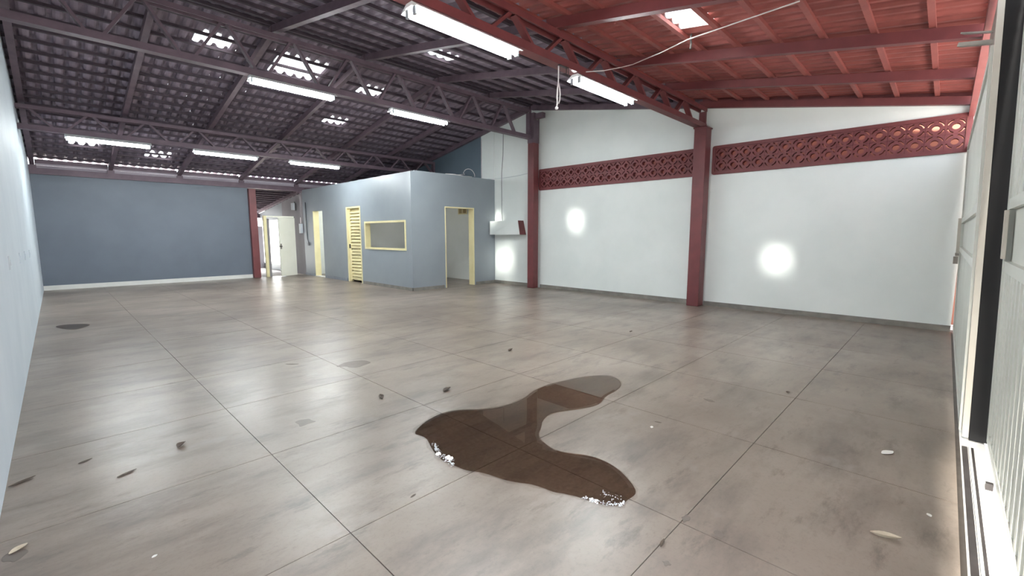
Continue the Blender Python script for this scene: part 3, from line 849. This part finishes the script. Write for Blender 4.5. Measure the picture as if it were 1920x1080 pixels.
# ------------------------------------------------------------------ cords, wires, small fittings
t = thing('pull_cord', (4.40, 3.5, 2.9), 'white looped cord hanging below the red truss', 'cord')
G().tube([(4.405, 3.5, 3.405), (4.405, 3.5, 3.33), (4.405, 3.5, 3.21)], 0.008).build('drop', M['cable_white'], t, smooth=True)
G().tube([(4.405, 3.5, 3.21), (4.392, 3.5, 3.15), (4.385, 3.5, 3.05), (4.39, 3.5, 2.97), (4.38, 3.5, 2.925)], 0.009).tube([(4.405, 3.5, 3.21), (4.425, 3.5, 3.17), (4.44, 3.5, 3.10), (4.435, 3.5, 3.02), (4.415, 3.5, 2.975)], 0.008).build('loop', M['cable_white'], t, smooth=True)
bm = bmesh.new(); bmesh.ops.create_uvsphere(bm, u_segments=10, v_segments=8, radius=0.02)
me = bpy.data.meshes.new('knot'); bm.to_mesh(me); bm.free(); me.materials.append(M['cable_white'])
link_copy('knot', me, t, (4.378, 3.5, 2.915))
t = thing('cord_hook', (4.48, 3.49, 3.3), 'dark hooked bracket under the red truss holding the cord', 'hook')
G().beam((4.40, 3.49, 3.415), (4.56, 3.49, 3.415), 0.03, 0.012).build('bar', M['dark_steel'], t)
G().tube([(4.52, 3.47, 3.42), (4.52, 3.47, 3.33)], 0.006).tube([(4.56, 3.47, 3.42), (4.56, 3.47, 3.31)], 0.006).build('prong', M['dark_steel'], t)
def sag(a, b, s, n=14):
    a, b = Vector(a), Vector(b)
    return [a.lerp(b, i / n) - Vector((0, 0, s * 4 * (i / n) * (1 - i / n))) for i in range(n + 1)]
tag(G().tube([(4.93, 3.47, 3.46), (5.30, 3.44, 3.56), (5.65, 3.40, 3.68), (5.88, 3.36, 3.765), (5.48, 2.73, 3.65), (5.17, 2.27, 3.575), (4.85, 1.6, 3.46), (4.59, 1.06, 3.365)], 0.006).build('slack_wire', M['cable_white'], smooth=True), 'pale slack wire running from the red truss across the red roof', 'wire')
tag(G().tube([(5.47, 2.36, 3.75), (5.46, 2.36, 3.69), (5.475, 2.36, 3.64), (5.46, 2.36, 3.58)], 0.012).build('hanging_strap', M['dark_steel']), 'short dark strap hanging beneath the skylight in the red roof', 'strap')
tag(G().tube([(XW - 0.012, 9.965, 3.0), (XW - 0.012, 9.965, 4.15)], 0.018).build('conduit', M['cable_white'], smooth=True), 'white conduit standing on the edge of the dark blue wall above the office', 'conduit')
tag(G().tube([(8.975, 9.05, 4.2), (8.97, 9.06, 3.6), (8.985, 9.13, 3.1), (8.98, 9.12, 2.0), (8.985, 9.1, 1.79)], 0.006).build('drop_wire', M['cable_dark'], smooth=True), 'thin dark wire dropping down the white wall to the wall box', 'wire')
tag(G().tube(sag((8.985, 9.87, 3.02), (8.985, 7.78, 3.06), 0.06), 0.006).build('wall_wire', M['plastic'], smooth=True), 'thin pale wire strung along the white wall past the column', 'wire')
t = thing('cable_coil', (8.3, 9.5, 2.96), 'loose white cable coiled on top of the office wall', 'cable')
pts = [(7.55, 9.50, 2.975), (7.75, 9.50, 2.99), (7.95, 9.50, 3.02)] + [(8.1 + 0.21 * math.cos(R(a)), 9.50, 2.99 + 0.19 * math.sin(R(a))) for a in range(160, -20, -20)]
G().tube(pts, 0.009).build('loop', M['cable_white'], t, smooth=True)
G().tube([(7.3, 9.5, 2.97), (7.6, 9.5, 2.985), (7.9, 9.5, 2.97), (8.2, 9.5, 2.975)], 0.012).build('tail', M['cable_white'], t, smooth=True)
t = thing('drop_cable', (XO, 15.9, 1.0), 'thin dark cable running down the office wall beside the washroom doorway', 'cable')
G().tube([(XO - 0.012, 15.86, 2.5), (XO - 0.012, 15.86, 1.6), (XO - 0.012, 15.83, 1.25), (XO - 0.012, 15.74, 1.12)], 0.011).build('cable', M['cable_dark'], t, smooth=True)
G().box(XO - 0.03, XO, 15.68, 15.78, 1.03, 1.13).build('plug', M['cable_dark'], t)
def xl(y): return XL0 + (XL1 - XL0) * y / 16.2
for y, z, m, lb in ((6.0, 1.15, 'plastic', 'grey switch plate on the left wall, nearest and clearest'), (7.7, 1.13, 'left', 'faint painted over plate on the left wall, second from the near end'),
                    (8.9, 1.12, 'left', 'faint painted over plate on the left wall, third from the near end'), (10.4, 1.10, 'left', 'faint painted over plate on the left wall, fourth from the near end')):
    t = thing('switch_plate', (xl(y), y, z), lb, 'switch plate', 'plates on the left wall')
    G().box(xl(y) - 0.004, xl(y) + 0.008, y - 0.04, y + 0.04, z - 0.06, z + 0.06).build('plate', M[m], t)
    G().box(xl(y) + 0.008, xl(y) + 0.014, y - 0.012, y + 0.012, z - 0.025, z + 0.025).build('rocker', M[m], t)

# ------------------------------------------------------------------ puddle
cam_f, cxp, cyp, Hc = 834.0, 960.0, 540.0, 1.4
pit, yaw = R(6.8374), R(45.8527)
Fh = Vector((math.sin(yaw), math.cos(yaw), 0)); Rv = Vector((math.cos(yaw), -math.sin(yaw), 0)); Zv = Vector((0, 0, 1))
Fv = Fh * math.cos(pit) - Zv * math.sin(pit); Uv = Zv * math.cos(pit) + Fh * math.sin(pit)
def on_floor(px, py):
    """floor point measured off the photograph"""
    d = Fv + Rv * ((px - cxp) / cam_f) + Uv * ((cyp - py) / cam_f)
    s = -Hc / d.z
    return Vector((d.x * s, d.y * s, 0))
def film(name, pts, m, h, label, cat, edge=0.012, parent=None):
    """thin sheet with a bevelled rim, lying on the floor"""
    c = sum(pts, Vector()) / len(pts)
    n = len(pts)
    inner = []
    for i, p in enumerate(pts):
        tn = (pts[(i + 1) % n] - pts[i - 1]).normalized()
        nrm = Vector((-tn.y, tn.x, 0))
        inner.append(p + nrm * edge * area_sign)
    vs = [(p.x, p.y, 0.0004) for p in pts] + [(p.x, p.y, h) for p in inner]
    me = bpy.data.meshes.new(name)
    bm = bmesh.new()
    bv = [bm.verts.new(Vector(v) - (c if parent is None else Vector(parent_world(parent)))) for v in vs]
    for i in range(n):
        j = (i + 1) % n
        bm.faces.new((bv[i], bv[j], bv[n + j], bv[n + i]))
    f = bm.faces.new(bv[n:])
    bmesh.ops.triangulate(bm, faces=[f])
    bmesh.ops.recalc_face_normals(bm, faces=bm.faces)
    up = sum(f.normal.z for f in bm.faces)
    if up < 0: bmesh.ops.reverse_faces(bm, faces=bm.faces)
    bm.to_mesh(me); bm.free(); me.materials.append(m)
    o = bpy.data.objects.new(name, me); COL.objects.link(o)
    if parent is None:
        o.location = (c.x, c.y, 0); tag(o, label, cat)
    else:
        o.parent = parent
    return o
def smooth_loop(pts, it=2):
    for _ in range(it):
        q = []
        for i in range(len(pts)):
            a, b = pts[i], pts[(i + 1) % len(pts)]
            q += [a.lerp(b, 0.25), a.lerp(b, 0.75)]
        pts = q
    return pts
area_sign = 1
crop = [(125,480),(165,430),(240,375),(330,335),(420,318),(530,315),(640,312),(750,290),(830,262),(885,232),(930,195),(1000,160),(1090,135),(1200,110),(1300,92),(1400,85),(1480,95),(1525,125),(1530,160),(1490,195),(1420,230),(1390,280),(1310,305),(1200,322),(1100,335),(1030,360),(995,400),(990,440),(970,490),(1000,530),(1050,570),(1120,600),(1200,612),(1290,622),(1380,645),(1470,690),(1540,745),(1590,800),(1625,850),(1630,890),(1580,920),(1540,960),(1500,972),(1420,962),(1330,940),(1250,910),(1150,885),(1070,875),(1000,845),(920,820),(830,810),(750,795),(660,762),(580,740),(530,735),(470,725),(400,695),(350,675),(300,645),(265,605),(240,560),(215,510),(180,495)]
pl = [on_floor(740 + x / 3.6, 680 + y / 3.6) for x, y in crop]
def signed(p): return sum(p[i].x * p[(i + 1) % len(p)].y - p[(i + 1) % len(p)].x * p[i].y for i in range(len(p)))
area_sign = 1 if signed(pl) > 0 else -1
pc = sum(pl, Vector()) / len(pl)
pud = thing('puddle', (pc.x, pc.y, 0), 'large brown puddle of water spread over the middle of the floor', 'puddle')
outer = [p + (p - pc).normalized() * 0.018 * (1 + 0.6 * math.sin(i * 1.7)) for i, p in enumerate(smooth_loop(pl, 1))]
film('damp_edge', outer, M['damp'], 0.0010, '', '', 0.004, parent=pud)
film('water', smooth_loop(pl, 3), M['puddle'], 0.0025, '', '', 0.03, parent=pud)
bm = bmesh.new()
def froth(cpts, n, spread):
    for _ in range(n):
        i = rnd.uniform(0, len(cpts) - 1.001); k = int(i); f = i - k
        x = cpts[k][0] * (1 - f) + cpts[k + 1][0] * f + rnd.gauss(0, spread * 0.5)
        y = cpts[k][1] * (1 - f) + cpts[k + 1][1] * f + rnd.gauss(0, spread)
        p = on_floor(740 + x / 3.6, 680 + y / 3.6) - pc
        r = rnd.uniform(0.0015, 0.0042)
        bmesh.ops.create_icosphere(bm, subdivisions=1, radius=r, matrix=Matrix.Translation((p.x, p.y, 0.0025)))
froth([(262, 545), (285, 590), (315, 630), (355, 655), (395, 685)], 150, 10)
froth([(1250, 905), (1350, 935), (1450, 958), (1520, 962), (1550, 940)], 110, 7)
froth([(1400, 880), (1480, 920), (1540, 900)], 30, 16)
me = bpy.data.meshes.new('foam'); bm.to_mesh(me); bm.free(); me.materials.append(M['foam'])
o = bpy.data.objects.new('foam', me); COL.objects.link(o); o.parent = pud; o['kind'] = 'stuff'

wet = smooth_loop([on_floor(*q) for q in ((98, 613), (118, 609), (150, 607), (172, 608), (160, 614), (140, 619), (118, 618))], 2)
area_sign = 1 if signed(wet) > 0 else -1
film('puddle', wet, M['puddle'], 0.003, 'small dark wet patch near the left wall', 'puddle', 0.01)
def blot(px, py, r, label, seed, sx=1.0):
    q = random.Random(seed); c = on_floor(px, py); k = 11
    pts = [c + Vector((math.cos(2 * math.pi * i / k) * r * sx, math.sin(2 * math.pi * i / k) * r, 0)) * q.uniform(0.55, 1.25) for i in range(k)]
    pts = smooth_loop(pts, 1)
    global area_sign
    area_sign = 1 if signed(pts) > 0 else -1
    film('floor_stain', pts, M['stain'], 0.0012, label, 'stain', 0.003)
blot(570, 792, 0.075, 'round grey stain on the floor left of the puddle', 3)
blot(1328, 750, 0.06, 'dark smear on the floor right of the puddle', 4, 0.5)
blot(664, 683, 0.12, 'broad grey stain on the floor far behind the puddle', 5, 1.4)
blot(1347, 1002, 0.03, 'dark blot on the floor near the lower right corner', 6)
blot(1286, 972, 0.022, 'small dark smear on the floor below the puddle tip', 8, 1.8)
blot(1250, 1056, 0.02, 'dark splash on the floor at the bottom edge', 9)
blot(30, 1042, 0.06, 'dark grey stain on the floor at the lower left corner', 10, 0.7)

# ------------------------------------------------------------------ leaves and litter
def leaf(px, py, L, W, rz, m, label, curl=0.4, cat='leaf', name='dry_leaf'):
    c = on_floor(px, py)
    n = 7
    vs = []
    for i in range(n):
        t_ = i / (n - 1); w = W * math.sin(math.pi * (0.06 + 0.9 * t_)) * 0.5
        zc = 0.003 + curl * L * 0.25 * (t_ - 0.45) ** 2 * 2
        for s, zz in ((-1, abs(curl) * w * 1.2), (0, 0.0), (1, abs(curl) * w * 0.8)):
            vs.append(((t_ - 0.5) * L, s * w, zc + zz))
    fs = []
    for i in range(n - 1):
        for k in range(2):
            a = i * 3 + k; fs.append((a, a + 1, a + 4, a + 3))
    th = len(vs)
    vs += [(x, y, z - 0.0012) for x, y, z in vs]
    fs += [tuple(th + q for q in reversed(f)) for f in fs]
    rim = [0, 1, 2] + [i * 3 + 2 for i in range(1, n)] + [(n - 1) * 3 + 1, (n - 1) * 3] + [i * 3 for i in range(n - 2, 0, -1)]
    fs += [(rim[i], rim[i - 1], th + rim[i - 1], th + rim[i]) for i in range(len(rim))]
    zmin = min(v[2] for v in vs)
    me = bpy.data.meshes.new(name); me.from_pydata([(x, y, z - zmin) for x, y, z in vs], [], fs); me.materials.append(m)
    o = bpy.data.objects.new(name, me); COL.objects.link(o)
    o.location = c; o.rotation_euler = (0, 0, rz)
    return tag(o, label, cat)
leaf(1660, 1008, 0.115, 0.045, -1.25, M['leaf_tan'], 'pale dry curled leaf on the floor near the gate threshold', 0.9)
leaf(1242, 1020, 0.06, 0.018, 0.2, M['leaf_brown'], 'small split brown and white leaf scrap near the bottom edge', 0.8)
leaf(238, 888, 0.10, 0.025, 0.4, M['leaf_brown'], 'thin dark leaf lying on the left part of the floor', 0.3)
leaf(160, 865, 0.07, 0.022, 0.4, M['leaf_brown'], 'short dark leaf near the left wall', 0.3)
leaf(42, 904, 0.12, 0.03, 0.5, M['leaf_brown'], 'long dark leaf right against the foot of the left wall', 0.4)
leaf(548, 683, 0.14, 0.018, -0.8, M['leaf_brown'], 'dark twig like leaf on the floor before the far left', 0.2)
leaf(838, 732, 0.11, 0.055, 0.3, M['leaf_brown'], 'curled brown leaf behind the puddle', 0.8)
leaf(715, 745, 0.10, 0.04, 1.3, M['leaf_brown'], 'crumpled brown leaf left of and behind the puddle', 0.7)
leaf(340, 836, 0.075, 0.05, 0.9, M['leaf_brown'], 'crumpled dark leaf clump on the left part of the floor', 0.9)
leaf(1234, 792, 0.05, 0.014, -1.2, M['leaf_brown'], 'tiny dark splinter beside a white scrap right of the puddle', 0.3)
leaf(1183, 622, 0.10, 0.04, 0.3, M['leaf_brown'], 'small dark leaf far off below the nearer red column', 0.4)
leaf(957, 657, 0.10, 0.05, 0.3, M['leaf_brown'], 'small curled leaf in the middle of the far floor', 0.8)
leaf(775, 930, 0.04, 0.014, 0.2, M['leaf_brown'], 'tiny dark leaf in front of the puddle', 0.3)
leaf(1477, 736, 0.05, 0.03, 0.2, M['leaf_brown'], 'tiny dark speck of leaf on the right part of the floor', 0.5)
leaf(1222, 801, 0.035, 0.022, 0.4, M['paper'], 'tiny white paper scrap right of the puddle', 0.2, 'paper', 'paper_scrap')
leaf(1664, 849, 0.10, 0.05, -0.5, M['paper'], 'torn white paper scrap on the floor before the gate', 0.2, 'paper', 'paper_scrap')
leaf(1742, 966, 0.03, 0.02, 0.5, M['paper'], 'tiny white crumb near the gate track', 0.2, 'paper', 'paper_scrap')
leaf(290, 1043, 0.022, 0.016, 0.4, M['paper'], 'tiny white crumb at the bottom left', 0.2, 'paper', 'paper_scrap')
leaf(1714, 612, 0.20, 0.08, 0.9, M['paper'], 'white plaster flake at the foot of the white wall by the gate', 0.2, 'paper', 'paper_scrap')
leaf(35, 1030, 0.07, 0.04, 0.7, M['leaf_tan'], 'pale grey scrap beside the stain at the lower left corner', 0.4)
